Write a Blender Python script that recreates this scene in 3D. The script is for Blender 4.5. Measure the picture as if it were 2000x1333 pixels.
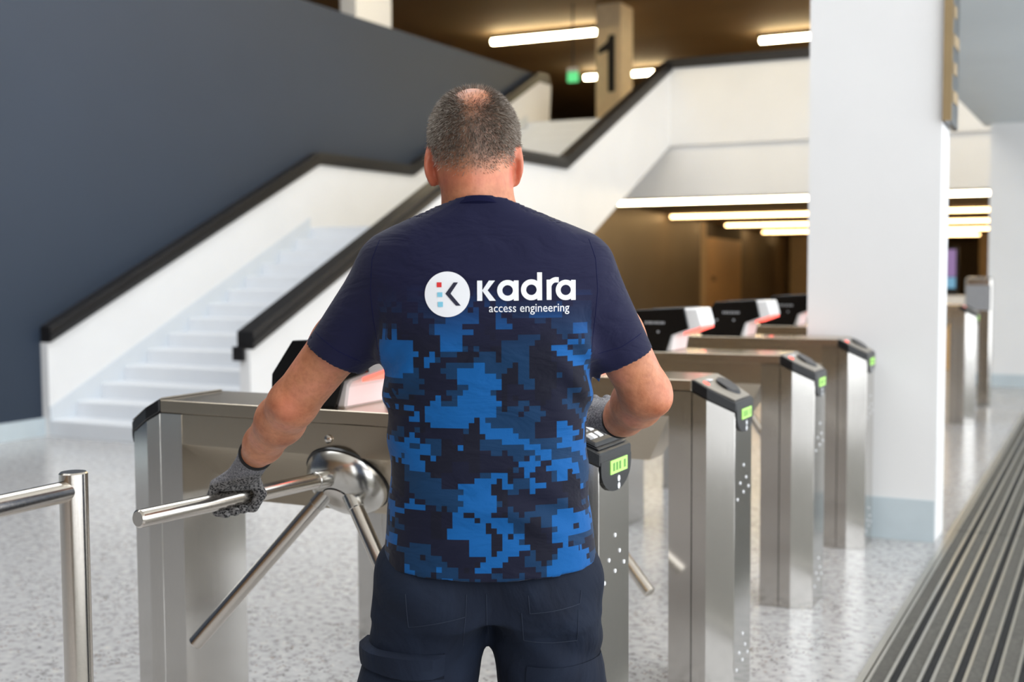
import bpy, bmesh, math, random
import numpy as np
from mathutils import Vector, Matrix
from mathutils.bvhtree import BVHTree
random.seed(7); rng = np.random.default_rng(7)
for o in list(bpy.data.objects): bpy.data.objects.remove(o)
SC = bpy.context.scene
COL = SC.collection

# ------------------------------------------------------------------ camera
YAW, PIT, ROLL, FPX = -0.46177, 0.0632, -0.00517, 2374.0
fw = Vector((math.sin(YAW)*math.cos(PIT), math.cos(YAW)*math.cos(PIT), -math.sin(PIT)))
rt = fw.cross(Vector((0, 0, 1))).normalized(); up = rt.cross(fw)
cr, sr = math.cos(ROLL), math.sin(ROLL)
rt, up = cr*rt + sr*up, -sr*rt + cr*up
cam = bpy.data.cameras.new('camera'); co = bpy.data.objects.new('camera', cam); COL.objects.link(co)
mw = Matrix.Identity(4)
for i in range(3): mw[i][0], mw[i][1], mw[i][2] = rt[i], up[i], -fw[i]
mw.translation = Vector((0, 0, 1.43)); co.matrix_world = mw
cam.sensor_width = 36; cam.lens = 36*FPX/2000; cam.clip_start = 0.05; cam.clip_end = 200
cam.dof.use_dof = True; cam.dof.focus_distance = 2.52; cam.dof.aperture_fstop = 2.9
SC.camera = co

# ------------------------------------------------------------------ world, daylight, exposure
W = bpy.data.worlds.new('sky'); SC.world = W; W.use_nodes = True
bg = W.node_tree.nodes['Background']; bg.inputs[0].default_value = (0.93, 0.965, 1.0, 1); bg.inputs[1].default_value = 3.25
SC.view_settings.view_transform = 'Standard'; SC.view_settings.look = 'None'
SC.view_settings.exposure = 0.16; SC.view_settings.gamma = 1; SC.view_settings.use_curve_mapping = False
def portal(name, loc, rot, sx, sy):
    l = bpy.data.lights.new(name, 'AREA'); l.shape = 'RECTANGLE'; l.size = sx; l.size_y = sy
    l.cycles.is_portal = True
    o = bpy.data.objects.new(name, l); COL.objects.link(o); o.location = loc; o.rotation_euler = rot
portal('window_portal', (3.25, 3.5, 3.25), (0, math.radians(90), 0), 6.3, 23)
portal('added_skylight_portal', (-4.9, 5.0, 6.7), (0, 0, 0), 4.6, 10)  # guides daylight through the added ceiling opening

# ------------------------------------------------------------------ materials
def lin(c):
    return tuple((v/255/12.92 if v/255 <= .04045 else ((v/255+.055)/1.055)**2.4) for v in c) + (1,)
MATS = {}
def nm(name):
    m = bpy.data.materials.new(name); m.use_nodes = True; MATS[name] = m
    return m, m.node_tree, m.node_tree.nodes['Principled BSDF']
def N(t, typ, **kw):
    n = t.nodes.new(typ)
    for k, v in kw.items():
        if k in ('operation', 'blend_type', 'data_type', 'noise_dimensions', 'feature', 'attribute_name', 'distance', 'interpolation_type'): setattr(n, k, v)
        else: n.inputs[k].default_value = v
    return n
def lk(t, a, b): t.links.new(a, b)
def ramp(t, src, stops):
    r = t.nodes.new('ShaderNodeValToRGB'); e = r.color_ramp.elements
    while len(e) < len(stops): e.new(.5)
    for i, (p, c) in enumerate(stops): e[i].position = p; e[i].color = c if len(c) == 4 else lin(c)
    lk(t, src, r.inputs[0]); return r.outputs[0]
def coords(t, kind='Object', scale=(1, 1, 1)):
    tc = t.nodes.new('ShaderNodeTexCoord'); mp = t.nodes.new('ShaderNodeMapping'); mp.inputs['Scale'].default_value = scale
    lk(t, tc.outputs[kind], mp.inputs[0]); return mp.outputs[0]
def plain(name, c, rough=.5, metal=0., var=.04, scale=6, bump=0., bscale=60, spec=.5, kind='Object', cs=(1, 1, 1)):
    m, t, b = nm(name); col = lin(c)
    v = coords(t, kind, cs)
    n = N(t, 'ShaderNodeTexNoise', Scale=scale, Detail=4.); lk(t, v, n.inputs['Vector'])
    lo = tuple(x*(1-var*2) for x in col[:3])+(1,); hi = tuple(min(1, x*(1+var*2)) for x in col[:3])+(1,)
    lk(t, ramp(t, n.outputs[0], [(.3, lo), (.7, hi)]), b.inputs['Base Color'])
    b.inputs['Roughness'].default_value = rough; b.inputs['Metallic'].default_value = metal
    b.inputs['Specular IOR Level'].default_value = spec
    if bump:
        n2 = N(t, 'ShaderNodeTexNoise', Scale=bscale, Detail=3.); lk(t, v, n2.inputs['Vector'])
        bp = N(t, 'ShaderNodeBump', Strength=bump, Distance=.01); lk(t, n2.outputs[0], bp.inputs['Height']); lk(t, bp.outputs[0], b.inputs['Normal'])
    return m
def emit(name, c, s, base=(20, 20, 20)):
    m, t, b = nm(name); b.inputs['Base Color'].default_value = lin(base)
    b.inputs['Emission Color'].default_value = lin(c); b.inputs['Emission Strength'].default_value = s
    return m
def brushed(name, c, rough, stretch, amt=.05):
    m, t, b = nm(name); b.inputs['Metallic'].default_value = 1
    v = coords(t, 'Object', stretch)
    n = N(t, 'ShaderNodeTexNoise', Scale=90., Detail=5.); lk(t, v, n.inputs['Vector'])
    n0 = N(t, 'ShaderNodeTexNoise', Scale=1.6, Detail=3.); lk(t, coords(t), n0.inputs['Vector'])
    col = lin(c)
    lk(t, ramp(t, n.outputs[0], [(.25, tuple(x*.95 for x in col[:3])+(1,)), (.75, tuple(min(1, x*1.04) for x in col[:3])+(1,))]), b.inputs['Base Color'])
    mr = N(t, 'ShaderNodeMapRange'); mr.inputs['To Min'].default_value = rough-amt; mr.inputs['To Max'].default_value = rough+amt
    ad = N(t, 'ShaderNodeMath', operation='MULTIPLY'); ad.inputs[1].default_value = .6
    ad2 = N(t, 'ShaderNodeMath', operation='ADD'); lk(t, n.outputs[0], ad.inputs[0]); lk(t, ad.outputs[0], ad2.inputs[0])
    ad3 = N(t, 'ShaderNodeMath', operation='MULTIPLY'); ad3.inputs[1].default_value = .4
    lk(t, n0.outputs[0], ad3.inputs[0]); lk(t, ad3.outputs[0], ad2.inputs[1]); lk(t, ad2.outputs[0], mr.inputs['Value'])
    lk(t, mr.outputs[0], b.inputs['Roughness'])
    bp = N(t, 'ShaderNodeBump', Strength=.015, Distance=.002); lk(t, n.outputs[0], bp.inputs['Height']); lk(t, bp.outputs[0], b.inputs['Normal'])
    return m
steel_h = brushed('brushed_steel_horizontal', (192, 180, 162), .24, (.12, 6, 9))
steel_v = brushed('brushed_steel_vertical', (198, 195, 190), .15, (6, 6, .1))
steel_t = brushed('satin_steel_tube', (214, 208, 200), .2, (3, 3, 3), .05)
chrome = brushed('polished_hub_metal', (205, 202, 196), .22, (1, 1, 1), .05)
alu = brushed('aluminium_profile', (190, 188, 180), .35, (6, .05, 6))
white = plain('white_paint', (236, 236, 236), .55, var=.01, scale=1.5)
white_step = plain('white_step_finish', (226, 229, 233), .5, var=.015, scale=2)
string_m = plain('pale_grey_skirting', (214, 220, 226), .5, var=.01)
greybase = plain('pale_blue_grey_baseboard', (196, 208, 214), .45, var=.02)
navywall = plain('slate_blue_wall_paint', (36, 49, 66), .55, var=.03, scale=.7)
rail_m = plain('dark_rail_coating', (24, 22, 22), .42, var=.08, scale=3)
brown_ceil = plain('brown_ceiling', (132, 110, 80), .8, var=.05, scale=.8)
brown_wall = plain('taupe_brown_wall', (124, 110, 90), .5, var=.05, scale=.6)
dark_wall = plain('dark_umber_wall', (56, 48, 38), .7, var=.05, scale=.6)
hall_ceil = plain('hall_ceiling_paint', (226, 222, 214), .8, var=.01)
back_wall = plain('warm_back_wall', (134, 108, 82), .6, var=.06, scale=.8)
beige = plain('beige_wall_paint', (232, 210, 172), .6, var=.03)
oak = plain('pale_oak_board', (214, 178, 128), .5, var=.08, scale=3, cs=(8, 8, .6))
soffit_m = plain('grey_soffit_panel', (196, 204, 208), .5, var=.02, scale=1)
plastic = plain('black_plastic', (14, 16, 19), .32, var=.1, scale=20, bump=.05, bscale=300)
plastic_top = plain('dark_grey_plastic', (140, 134, 124), .38, var=.05, scale=20)
gloss_black = plain('gloss_black_panel', (7, 7, 8), .25, var=.05)
shell_w = plain('white_plastic_shell', (235, 234, 234), .35, var=.01)
mark_w = plain('white_print', (232, 234, 238), .55, var=.01)
grey_mark = plain('grey_print', (150, 150, 152), .5, var=.02)
carpet = plain('grey_mat_carpet', (92, 90, 84), .9, var=.12, scale=50, bump=.6, bscale=400)
rubber = plain('dark_mat_rubber', (34, 35, 37), .85, var=.15, scale=60)
lcd = emit('green_lcd', (168, 226, 112), 1.0, (120, 160, 80))
lcd_d = plain('lcd_digit', (96, 150, 66), .5)
redled = emit('red_led', (255, 92, 78), 2.6)
tube_l = emit('warm_tube_light', (255, 232, 184), 42.0)
tube_near = emit('warm_tube_light_near', (255, 232, 184), 24.0)
tube_far = emit('warm_tube_light_far', (255, 206, 140), 12.0)
exit_g = emit('green_exit_sign', (96, 210, 130), 1.2)
screen_p = emit('purple_screen', (150, 120, 170), .8)
screen_b = emit('blue_screen', (120, 175, 205), .8)
# terrazzo
m, t, b = nm('terrazzo')
v = coords(t)
vo = N(t, 'ShaderNodeTexVoronoi', Scale=70., Randomness=1.); lk(t, v, vo.inputs['Vector'])
no = N(t, 'ShaderNodeTexNoise', Scale=3., Detail=5.); lk(t, v, no.inputs['Vector'])
no2 = N(t, 'ShaderNodeTexNoise', Scale=26., Detail=4.); lk(t, v, no2.inputs['Vector'])
base = ramp(t, no2.outputs[0], [(.30, (138, 136, 135)), (.44, (180, 179, 179)), (.6, (192, 191, 191)), (.75, (206, 202, 195))])
sep = N(t, 'ShaderNodeSeparateColor'); lk(t, vo.outputs['Color'], sep.inputs[0])
# speck where random < threshold and distance small
pick = N(t, 'ShaderNodeMath', operation='LESS_THAN'); lk(t, sep.outputs[0], pick.inputs[0])
mth = N(t, 'ShaderNodeMapRange'); mth.inputs['From Min'].default_value = .42; mth.inputs['From Max'].default_value = .62; mth.inputs['To Min'].default_value = .03; mth.inputs['To Max'].default_value = .40
lk(t, no.outputs[0], mth.inputs['Value']); lk(t, mth.outputs[0], pick.inputs[1])
near = N(t, 'ShaderNodeMath', operation='LESS_THAN'); near.inputs[1].default_value = .38; lk(t, vo.outputs['Distance'], near.inputs[0])
mul = N(t, 'ShaderNodeMath', operation='MULTIPLY'); lk(t, pick.outputs[0], mul.inputs[0]); lk(t, near.outputs[0], mul.inputs[1])
spc = ramp(t, sep.outputs[1], [(0, (66, 64, 64)), (.5, (110, 106, 102)), (1, (150, 128, 108))])
mx = N(t, 'ShaderNodeMix', data_type='RGBA'); lk(t, mul.outputs[0], mx.inputs['Factor']); lk(t, base, mx.inputs[6]); lk(t, spc, mx.inputs[7])
lk(t, mx.outputs[2], b.inputs['Base Color'])
rg = N(t, 'ShaderNodeMapRange'); rg.inputs['To Min'].default_value = .13; rg.inputs['To Max'].default_value = .3; lk(t, no.outputs[0], rg.inputs['Value']); lk(t, rg.outputs[0], b.inputs['Roughness'])
terrazzo = m
# skin with stubble / hair base
m, t, b = nm('skin'); v = coords(t)
n1 = N(t, 'ShaderNodeTexNoise', Scale=14., Detail=6.); lk(t, v, n1.inputs['Vector'])
n2 = N(t, 'ShaderNodeTexNoise', Scale=90., Detail=3.); lk(t, v, n2.inputs['Vector'])
sk = ramp(t, n1.outputs[0], [(.3, (172, 104, 70)), (.5, (200, 134, 98)), (.72, (210, 136, 108))])
sk2 = N(t, 'ShaderNodeMix', data_type='RGBA', blend_type='MULTIPLY'); sk2.inputs['Factor'].default_value = .35
lk(t, sk, sk2.inputs[6]); lk(t, ramp(t, n2.outputs[0], [(.3, (190, 170, 160)), (.6, (255, 255, 255))]), sk2.inputs[7])
at = N(t, 'ShaderNodeAttribute', attribute_name='hairmask'); at2 = N(t, 'ShaderNodeAttribute', attribute_name='blush')
bl = N(t, 'ShaderNodeMix', data_type='RGBA'); lk(t, at2.outputs['Fac'], bl.inputs['Factor']); lk(t, sk2.outputs[2], bl.inputs[6]); bl.inputs[7].default_value = lin((205, 110, 88))
hm = N(t, 'ShaderNodeMix', data_type='RGBA'); lk(t, at.outputs['Fac'], hm.inputs['Factor']); lk(t, bl.outputs[2], hm.inputs[6]); hm.inputs[7].default_value = lin((112, 94, 80))
lk(t, hm.outputs[2], b.inputs['Base Color']); b.inputs['Roughness'].default_value = .48
b.inputs['Subsurface Weight'].default_value = .12; b.inputs['Subsurface Radius'].default_value = (.012, .005, .003)
bp = N(t, 'ShaderNodeBump', Strength=.25, Distance=.004); lk(t, n2.outputs[0], bp.inputs['Height']); lk(t, bp.outputs[0], b.inputs['Normal'])
skin = m
m, t, b = nm('grey_hair'); at = N(t, 'ShaderNodeAttribute', attribute_name='shade')
lk(t, ramp(t, at.outputs['Fac'], [(0, (62, 52, 45)), (.5, (132, 120, 108)), (1, (214, 206, 196))]), b.inputs['Base Color']); b.inputs['Roughness'].default_value = .5
hair_m = m
# pixel-camouflage jersey
m, t, b = nm('camouflage_jersey')
uv = N(t, 'ShaderNodeUVMap')
def snap(src, s):
    n = N(t, 'ShaderNodeVectorMath', operation='SNAP'); n.inputs[1].default_value = (s, s, s); lk(t, src, n.inputs[0]); return n.outputs[0]
S0 = snap(uv.outputs[0], .0105)
def blob(scale, rot, str_, off):
    mp = N(t, 'ShaderNodeMapping'); mp.inputs['Rotation'].default_value = (0, 0, rot); mp.inputs['Scale'].default_value = str_; mp.inputs['Location'].default_value = off
    lk(t, S0, mp.inputs[0])
    n = N(t, 'ShaderNodeTexNoise', Scale=scale, Detail=2.4, Roughness=.6); lk(t, mp.outputs[0], n.inputs['Vector']); return n.outputs[0]
bA = blob(10.5, -.75, (.8, 1.5, 1), (3.1, 1.7, 0)); bB = blob(10.5, -.8, (.75, 1.5, 1), (9.3, 4.2, 0)); bC = blob(11.5, .2, (1.5, .8, 1), (1.3, 8.2, 0))
def thr(src, x):
    n = N(t, 'ShaderNodeMath', operation='GREATER_THAN'); n.inputs[1].default_value = x; lk(t, src, n.inputs[0]); return n.outputs[0]
c1 = N(t, 'ShaderNodeMix', data_type='RGBA'); lk(t, thr(bA, .49), c1.inputs['Factor']); c1.inputs[6].default_value = lin((8, 13, 38)); c1.inputs[7].default_value = lin((2, 46, 82))
c2 = N(t, 'ShaderNodeMix', data_type='RGBA'); lk(t, thr(bB, .53), c2.inputs['Factor']); lk(t, c1.outputs[2], c2.inputs[6]); c2.inputs[7].default_value = lin((0, 84, 150))
c3 = N(t, 'ShaderNodeMix', data_type='RGBA'); lk(t, thr(bC, .57), c3.inputs['Factor']); lk(t, c2.outputs[2], c3.inputs[6]); c3.inputs[7].default_value = lin((7, 10, 30))
am = N(t, 'ShaderNodeAttribute', attribute_name='print_area')
fd = N(t, 'ShaderNodeMix', data_type='RGBA'); lk(t, am.outputs['Fac'], fd.inputs['Factor']); fd.inputs[6].default_value = lin((15, 17, 50)); lk(t, c3.outputs[2], fd.inputs[7])
lk(t, fd.outputs[2], b.inputs['Base Color']); b.inputs['Roughness'].default_value = .78; b.inputs['Specular IOR Level'].default_value = .25
b.inputs['Sheen Weight'].default_value = .08
wv = N(t, 'ShaderNodeTexNoise', Scale=420., Detail=2.); lk(t, coords(t), wv.inputs['Vector'])
wr = N(t, 'ShaderNodeTexNoise', Scale=9., Detail=3., Distortion=.6); lk(t, coords(t, 'Object', (1, 1, 2.2)), wr.inputs['Vector'])
bp0 = N(t, 'ShaderNodeBump', Strength=.45, Distance=.02); lk(t, wr.outputs[0], bp0.inputs['Height'])
bp = N(t, 'ShaderNodeBump', Strength=.25, Distance=.001); lk(t, wv.outputs[0], bp.inputs['Height']); lk(t, bp0.outputs[0], bp.inputs['Normal']); lk(t, bp.outputs[0], b.inputs['Normal'])
jersey = m
m, t, b = nm('navy_work_twill'); v = coords(t)
n1 = N(t, 'ShaderNodeTexNoise', Scale=7., Detail=4., Distortion=.8); lk(t, coords(t, 'Object', (1, 1, .7)), n1.inputs['Vector'])
n2 = N(t, 'ShaderNodeTexNoise', Scale=500.); lk(t, v, n2.inputs['Vector'])
lk(t, ramp(t, n1.outputs[0], [(.3, (14, 20, 34)), (.7, (24, 34, 52))]), b.inputs['Base Color']); b.inputs['Roughness'].default_value = .85; b.inputs['Specular IOR Level'].default_value = .25
bq = N(t, 'ShaderNodeBump', Strength=.5, Distance=.03); lk(t, n1.outputs[0], bq.inputs['Height'])
bp = N(t, 'ShaderNodeBump', Strength=.3, Distance=.001); lk(t, n2.outputs[0], bp.inputs['Height']); lk(t, bq.outputs[0], bp.inputs['Normal']); lk(t, bp.outputs[0], b.inputs['Normal'])
twill = m
stitch = plain('navy_stitching', (26, 37, 56), .8)
m, t, b = nm('knit_glove'); v = coords(t)
n1 = N(t, 'ShaderNodeTexNoise', Scale=420., Detail=3.); lk(t, coords(t, 'Object', (1, 1, .6)), n1.inputs['Vector'])
kn = ramp(t, n1.outputs[0], [(.34, (74, 74, 78)), (.5, (110, 110, 116)), (.66, (150, 148, 150))])
vo = N(t, 'ShaderNodeTexVoronoi', Scale=190.); lk(t, v, vo.inputs['Vector'])
dt = ramp(t, vo.outputs['Distance'], [(.0, (16, 16, 18)), (.36, (24, 24, 26)), (.48, (100, 98, 98)), (1, (140, 138, 136))])
at = N(t, 'ShaderNodeAttribute', attribute_name='coating')
mx = N(t, 'ShaderNodeMix', data_type='RGBA'); lk(t, at.outputs['Fac'], mx.inputs['Factor']); lk(t, kn, mx.inputs[6]); lk(t, dt, mx.inputs[7])
lk(t, mx.outputs[2], b.inputs['Base Color']); b.inputs['Roughness'].default_value = .8
bp = N(t, 'ShaderNodeBump', Strength=.6, Distance=.002); lk(t, n1.outputs[0], bp.inputs['Height']); lk(t, bp.outputs[0], b.inputs['Normal'])
glove_m = m
seam_m = plain('navy_seam', (20, 23, 60), .9, spec=.15)
rib_m = plain('navy_rib_knit', (15, 17, 48), .9, spec=.15)
cuff_m = plain('black_cuff_elastic', (14, 14, 16), .8)
shoe_m = plain('black_shoe_leather', (20, 20, 22), .5)
print_r = plain('red_print', (216, 42, 44), .6); print_b = plain('light_blue_print', (126, 196, 220), .6); print_n = plain('navy_print', (18, 22, 50), .6)
sign_m = plain('dark_sign_face', (70, 72, 72), .3, var=.1, scale=9); sign_t = plain('beige_sign_lettering', (150, 128, 92), .5)
num_m = plain('black_number', (26, 24, 24), .6)

# ------------------------------------------------------------------ mesh helpers
class MB:
    def __init__(s): s.v = []; s.f = []
    def add(s, vs, fs):
        k = len(s.v); s.v += [tuple(p) for p in vs]; s.f += [tuple(i+k for i in f) for f in fs]; return s
    def box(s, x0, x1, y0, y1, z0, z1):
        return s.add([(x0, y0, z0), (x1, y0, z0), (x1, y1, z0), (x0, y1, z0), (x0, y0, z1), (x1, y0, z1), (x1, y1, z1), (x0, y1, z1)],
                     [(0, 3, 2, 1), (4, 5, 6, 7), (0, 1, 5, 4), (1, 2, 6, 5), (2, 3, 7, 6), (3, 0, 4, 7)])
    def prism(s, bot, top):          # two matching 3-D polygons
        n = len(bot)
        return s.add(list(bot)+list(top), [tuple(range(n))[::-1], tuple(range(n, 2*n))] + [(i, (i+1) % n, n+(i+1) % n, n+i) for i in range(n)])
    def ext(s, poly, axis, a, b):    # 2-D polygon extruded along an axis
        def P(p, h):
            return {'x': (h, p[0], p[1]), 'y': (p[0], h, p[1]), 'z': (p[0], p[1], h)}[axis]
        return s.prism([P(p, a) for p in poly], [P(p, b) for p in poly])
    def lathe(s, c, ax, prof, n=32):
        ax = Vector(ax).normalized(); c = Vector(c)
        u = ax.orthogonal().normalized(); w = ax.cross(u)
        vs = []; fs = []
        for (h, r) in prof:
            for i in range(n):
                a = 2*math.pi*i/n; vs.append(c+ax*h+(u*math.cos(a)+w*math.sin(a))*r)
        for k in range(len(prof)-1):
            for i in range(n):
                fs.append((k*n+i, k*n+(i+1) % n, (k+1)*n+(i+1) % n, (k+1)*n+i))
        fs.append(tuple(range(n))[::-1]); fs.append(tuple(range((len(prof)-1)*n, len(prof)*n)))
        return s.add(vs, fs)
    def tube(s, a, b, r, n=24, bev=.002):
        a = Vector(a); b = Vector(b); L = (b-a).length
        return s.lathe(a, b-a, [(0, r-bev), (bev, r), (L-bev, r), (L, r-bev)], n)
    def build(s, name, mat, parent=None, smooth=False, bevel=0, loc=None):
        me = bpy.data.meshes.new(name); me.from_pydata(s.v, [], s.f)
        bm = bmesh.new(); bm.from_mesh(me)
        bmesh.ops.recalc_face_normals(bm, faces=bm.faces)
        if bevel:
            es = [e for e in bm.edges if len(e.link_faces) == 2 and e.calc_face_angle(0) > .5]
            bmesh.ops.bevel(bm, geom=es, offset=bevel, segments=1, affect='EDGES', clamp_overlap=True)
        bm.to_mesh(me); bm.free()
        o = bpy.data.objects.new(name, me); COL.objects.link(o); me.materials.append(mat)
        if smooth:
            me.shade_smooth(); me.set_sharp_from_angle(angle=math.radians(38))
        if parent: o.parent = parent
        if loc: o.location = loc
        return o
def tag(o, label, cat, group=None):
    o['label'] = label; o['category'] = cat
    if group: o['group'] = group
    return o
def thing(name, label, cat, loc=(0, 0, 0), rz=0, group=None):
    o = bpy.data.objects.new(name, None); COL.objects.link(o); o.location = loc; o.rotation_euler = (0, 0, rz); o.empty_display_size = .1
    return tag(o, label, cat, group)
def struct(o): o['kind'] = 'structure'; return o
def copy_tree(o, parent=None):
    c = o.copy(); COL.objects.link(c); c.parent = parent
    for ch in list(o.children): copy_tree(ch, c)
    return c

# ------------------------------------------------------------------ room shell
struct(MB().box(-16, 3.6, -8, 60, -.12, 0).build('floor', terrazzo))
struct(MB().box(-16.2, -7.2, -8, 17.0, 6.6, 6.8).box(-2.6, 3.6, -8, 17.0, 6.6, 6.8).box(-7.2, -2.6, -8, 0, 6.6, 6.8).box(-7.2, -2.6, 10, 17, 6.6, 6.8).build('ceiling', hall_ceil))  # opening in the unseen hall ceiling, added for light from above
struct(MB().box(-16.2, 3.6, 17.0, 36, 6.02, 6.8).build('ceiling', brown_ceil))
wl = struct(MB().box(-8.36, -8.13, -7.0, 17.05, 0, 4.36).build('wall_left', navywall))
struct(MB().box(-8.13, -8.1, -7.0, 7.4, 0, .15).build('baseboard_left', greybase))
struct(MB().box(-16.2, -16, -8, 60, 0, 6.8).build('wall_far_left', dark_wall))
struct(MB().box(-16, 3.6, -7.2, -7.0, 0, 6.8).build('wall_back', back_wall))
# glazed entrance front: mullions and transoms
fr = MB()
for y in np.arange(-7, 17.1, 2.4): fr.box(3.2, 3.34, y-.05, y+.05, 0, 6.6)
for z in (.05, 3.1, 6.55): fr.box(3.2, 3.34, -7, 17, z-.06, z+.06)
w1 = struct(fr.build('window_1', rail_m))
struct(MB().box(3.2, 3.5, 17, 60, 0, 6.8).build('wall_right', white))
# upper storey: slab (its underside is the low ceiling beyond), balcony front, beam
struct(MB().box(-5.92, 3.2, 17.3, 36, 2.44, 3.55).box(-16, -5.92, 17.3, 36, 2.44, 3.55).build('ceiling_lower', brown_ceil))
struct(MB().box(-16, -8.36, 2, 16.9, 3.3, 3.55).build('floor_upper_left', dark_wall))
struct(MB().box(-5.92, 3.2, 17.13, 17.3, 3.15, 4.27).build('wall_balcony', white))
struct(MB().box(-5.98, 3.2, 17.08, 17.36, 4.27, 4.40).build('trim_1', rail_m))
struct(MB().box(-7.9, 3.2, 17.2, 17.5, 2.40, 3.15).build('wall_beam', white))
struct(MB().box(-16, 3.2, 35.8, 36, 3.55, 6.1).build('wall_far_upper', dark_wall))
struct(MB().box(-16, 3.2, 36, 60, 2.44, 2.7).build('ceiling_far', brown_ceil))
struct(MB().box(-16, 3.2, 59.8, 60, 0, 2.6).build('wall_far', brown_wall))
# slanted dark side wall of the low passage, with a lit recess
def wallseg(name, p, q, z0, z1, mat, th=.2):
    p = Vector(p); q = Vector(q); d = (q-p).normalized(); n = Vector((-d.y, d.x))*th
    return MB().prism([(*p, z0), (*q, z0), (*(q+n), z0), (*(p+n), z0)], [(*p, z1), (*q, z1), (*(q+n), z1), (*(p+n), z1)]).build(name, mat)
def wl_pt(y): return (-7.55-(y-18)*.142, y)
struct(wallseg('wall_passage_near', wl_pt(17.5), wl_pt(28.4), 0, 2.44, brown_wall))
struct(wallseg('wall_passage_far', wl_pt(35.5), wl_pt(50), 0, 2.44, brown_wall))
struct(wallseg('trim_3', wl_pt(28.4), wl_pt(29.2), 0, 2.44, beige))
d1 = struct(wallseg('door_1', wl_pt(29.2), wl_pt(35.5), 0, 2.08, oak))
struct(wallseg('trim_2', wl_pt(29.2), wl_pt(35.5), 2.08, 2.44, dark_wall))
MB().box(-9.28, -9.20, 30.0, 30.2, .98, 1.1).build('door_handle', steel_t, d1)
# square white pillar beside the gates
pl = MB().box(-1.462, -.80, 6.44, 6.73, 0, 6.6).build('pillar', white)
tag(pl, 'broad white square pillar behind the row of turnstiles', 'pillar')
MB().box(-1.470, -.806, 6.432, 6.60, 0, .215).build('skirting', greybase, pl)
# entrance lobby on the right: soffit and end wall
struct(MB().box(-1.42, 3.2, 7.4, 15.2, 3.0, 3.3).build('ceiling_lobby', soffit_m))
struct(MB().box(-1.33, 3.2, 14.95, 15.2, 0, 3.0).build('wall_lobby', white))
struct(MB().box(-1.345, 3.2, 14.93, 14.95, 0, .14).build('baseboard_lobby', greybase))
# warm beige wall seen through the gap beyond the lobby
struct(MB().box(-4.2, 1, 44, 44.2, 0, 2.44).build('wall_gap', beige))

# ------------------------------------------------------------------ staircase
RISE, RUN, XL, XR = .132, .288, -8.05, -6.02
st = thing('staircase', 'wide white staircase with dark handrails climbing beside the slate blue wall', 'staircase', (-7.0, 7.4, 0))
sm = None
def stepbox(y, z):
    global sm
    if sm is None:
        o = MB().box(XL+7, XR+7, 0, RUN+.03, -RISE-.02, 0).build('step', white_step, st, bevel=.008); sm = o.data
    else:
        o = bpy.data.objects.new('step', sm); COL.objects.link(o); o.parent = st
    o.location = (0, y-7.4, z)
for i in range(13): stepbox(7.4+i*RUN, (i+1)*RISE)
Y1 = 7.4+13*RUN; Z1 = 14*RISE; Y2 = 13.25
for i in range(12): stepbox(Y2+i*RUN, Z1+(i+1)*RISE)
Y3 = Y2+12*RUN; Z3 = Z1+13*RISE
off = lambda poly: [(a-7.4, b) for a, b in poly]
MB().box(XL+7, XR+7, Y1-7.4, Y2-7.4+.05, Z1-.25, Z1).build('landing', white_step, st)
MB().box(XL+7, XR+7, Y3-7.4, 17.3-7.4, Z3-.25, Z3).build('landing', white_step, st)
MB().ext(off([(7.44, 0), (Y1, 0), (Y1, Z1-.15), (7.44, 0.02)]), 'x', XL+7.01, XR+6.99).build('understair', white, st)
MB().ext(off([(Y2, Z1-.02), (Y3, Z3-.2), (17.2, Z3-.2), (17.2, 3.2), (Y2, 1.45), (Y1, 1.45), (Y1, Z1-.2)]), 'x', XL+7.01, XR+6.99).build('soffit', white, st)
RB = [(7.4, .79), (11.32, 2.555), (13.35, 2.555), (17.13, 4.24)]
MB().ext(off([(7.4, 0), (Y2, 0), (17.5, 3.2)]+[(17.6, 4.24)]+RB[::-1]), 'x', XL+6.92, XL+7.0).build('parapet', white, st)
MB().ext(off([(7.4, 0), (11.1, 0), (11.1, 1.44), (13.4, 1.44), (17.13, 3.15)]+RB[::-1]), 'x', XR+7, XR+7.1).build('parapet', white, st)
for x in (XL, XR):     # skirting strip that follows the steps
    s = 1 if x == XL else -1
    for (ya, za, n) in ((7.4, RISE, 13), (Y2, Z1+RISE, 12)):
        yb = ya+n*RUN; zb = za+n*RISE
        MB().ext(off([(ya, za-.12), (ya, za+.11), (yb, zb+.11), (yb, zb-.12)]), 'x', x+7, x+7+s*.012).build('skirting', string_m, st)
def strip(poly, h0, h1): return [(a, b+h0) for a, b in poly]+[(a, b+h1) for a, b in poly[::-1]]
for x0, x1, ext in ((XL-.10, XL+.035, [(17.45, 4.24)]), (XR-.02, XR+.135, [])):
    P = RB+ext
    cp = MB().ext(off(strip(P, 0, .135)), 'x', x0+7, x1+7).build('coping', rail_m, st)
    MB().ext(off(strip(P, .06, .075)), 'x', x1+7, x1+7.022).build('handrail_lip', rail_m, cp)
MB().box(XR+6.955, XR+7.06, -.03, .10, .70, .81).build('coping_end', rail_m, st)

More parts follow.
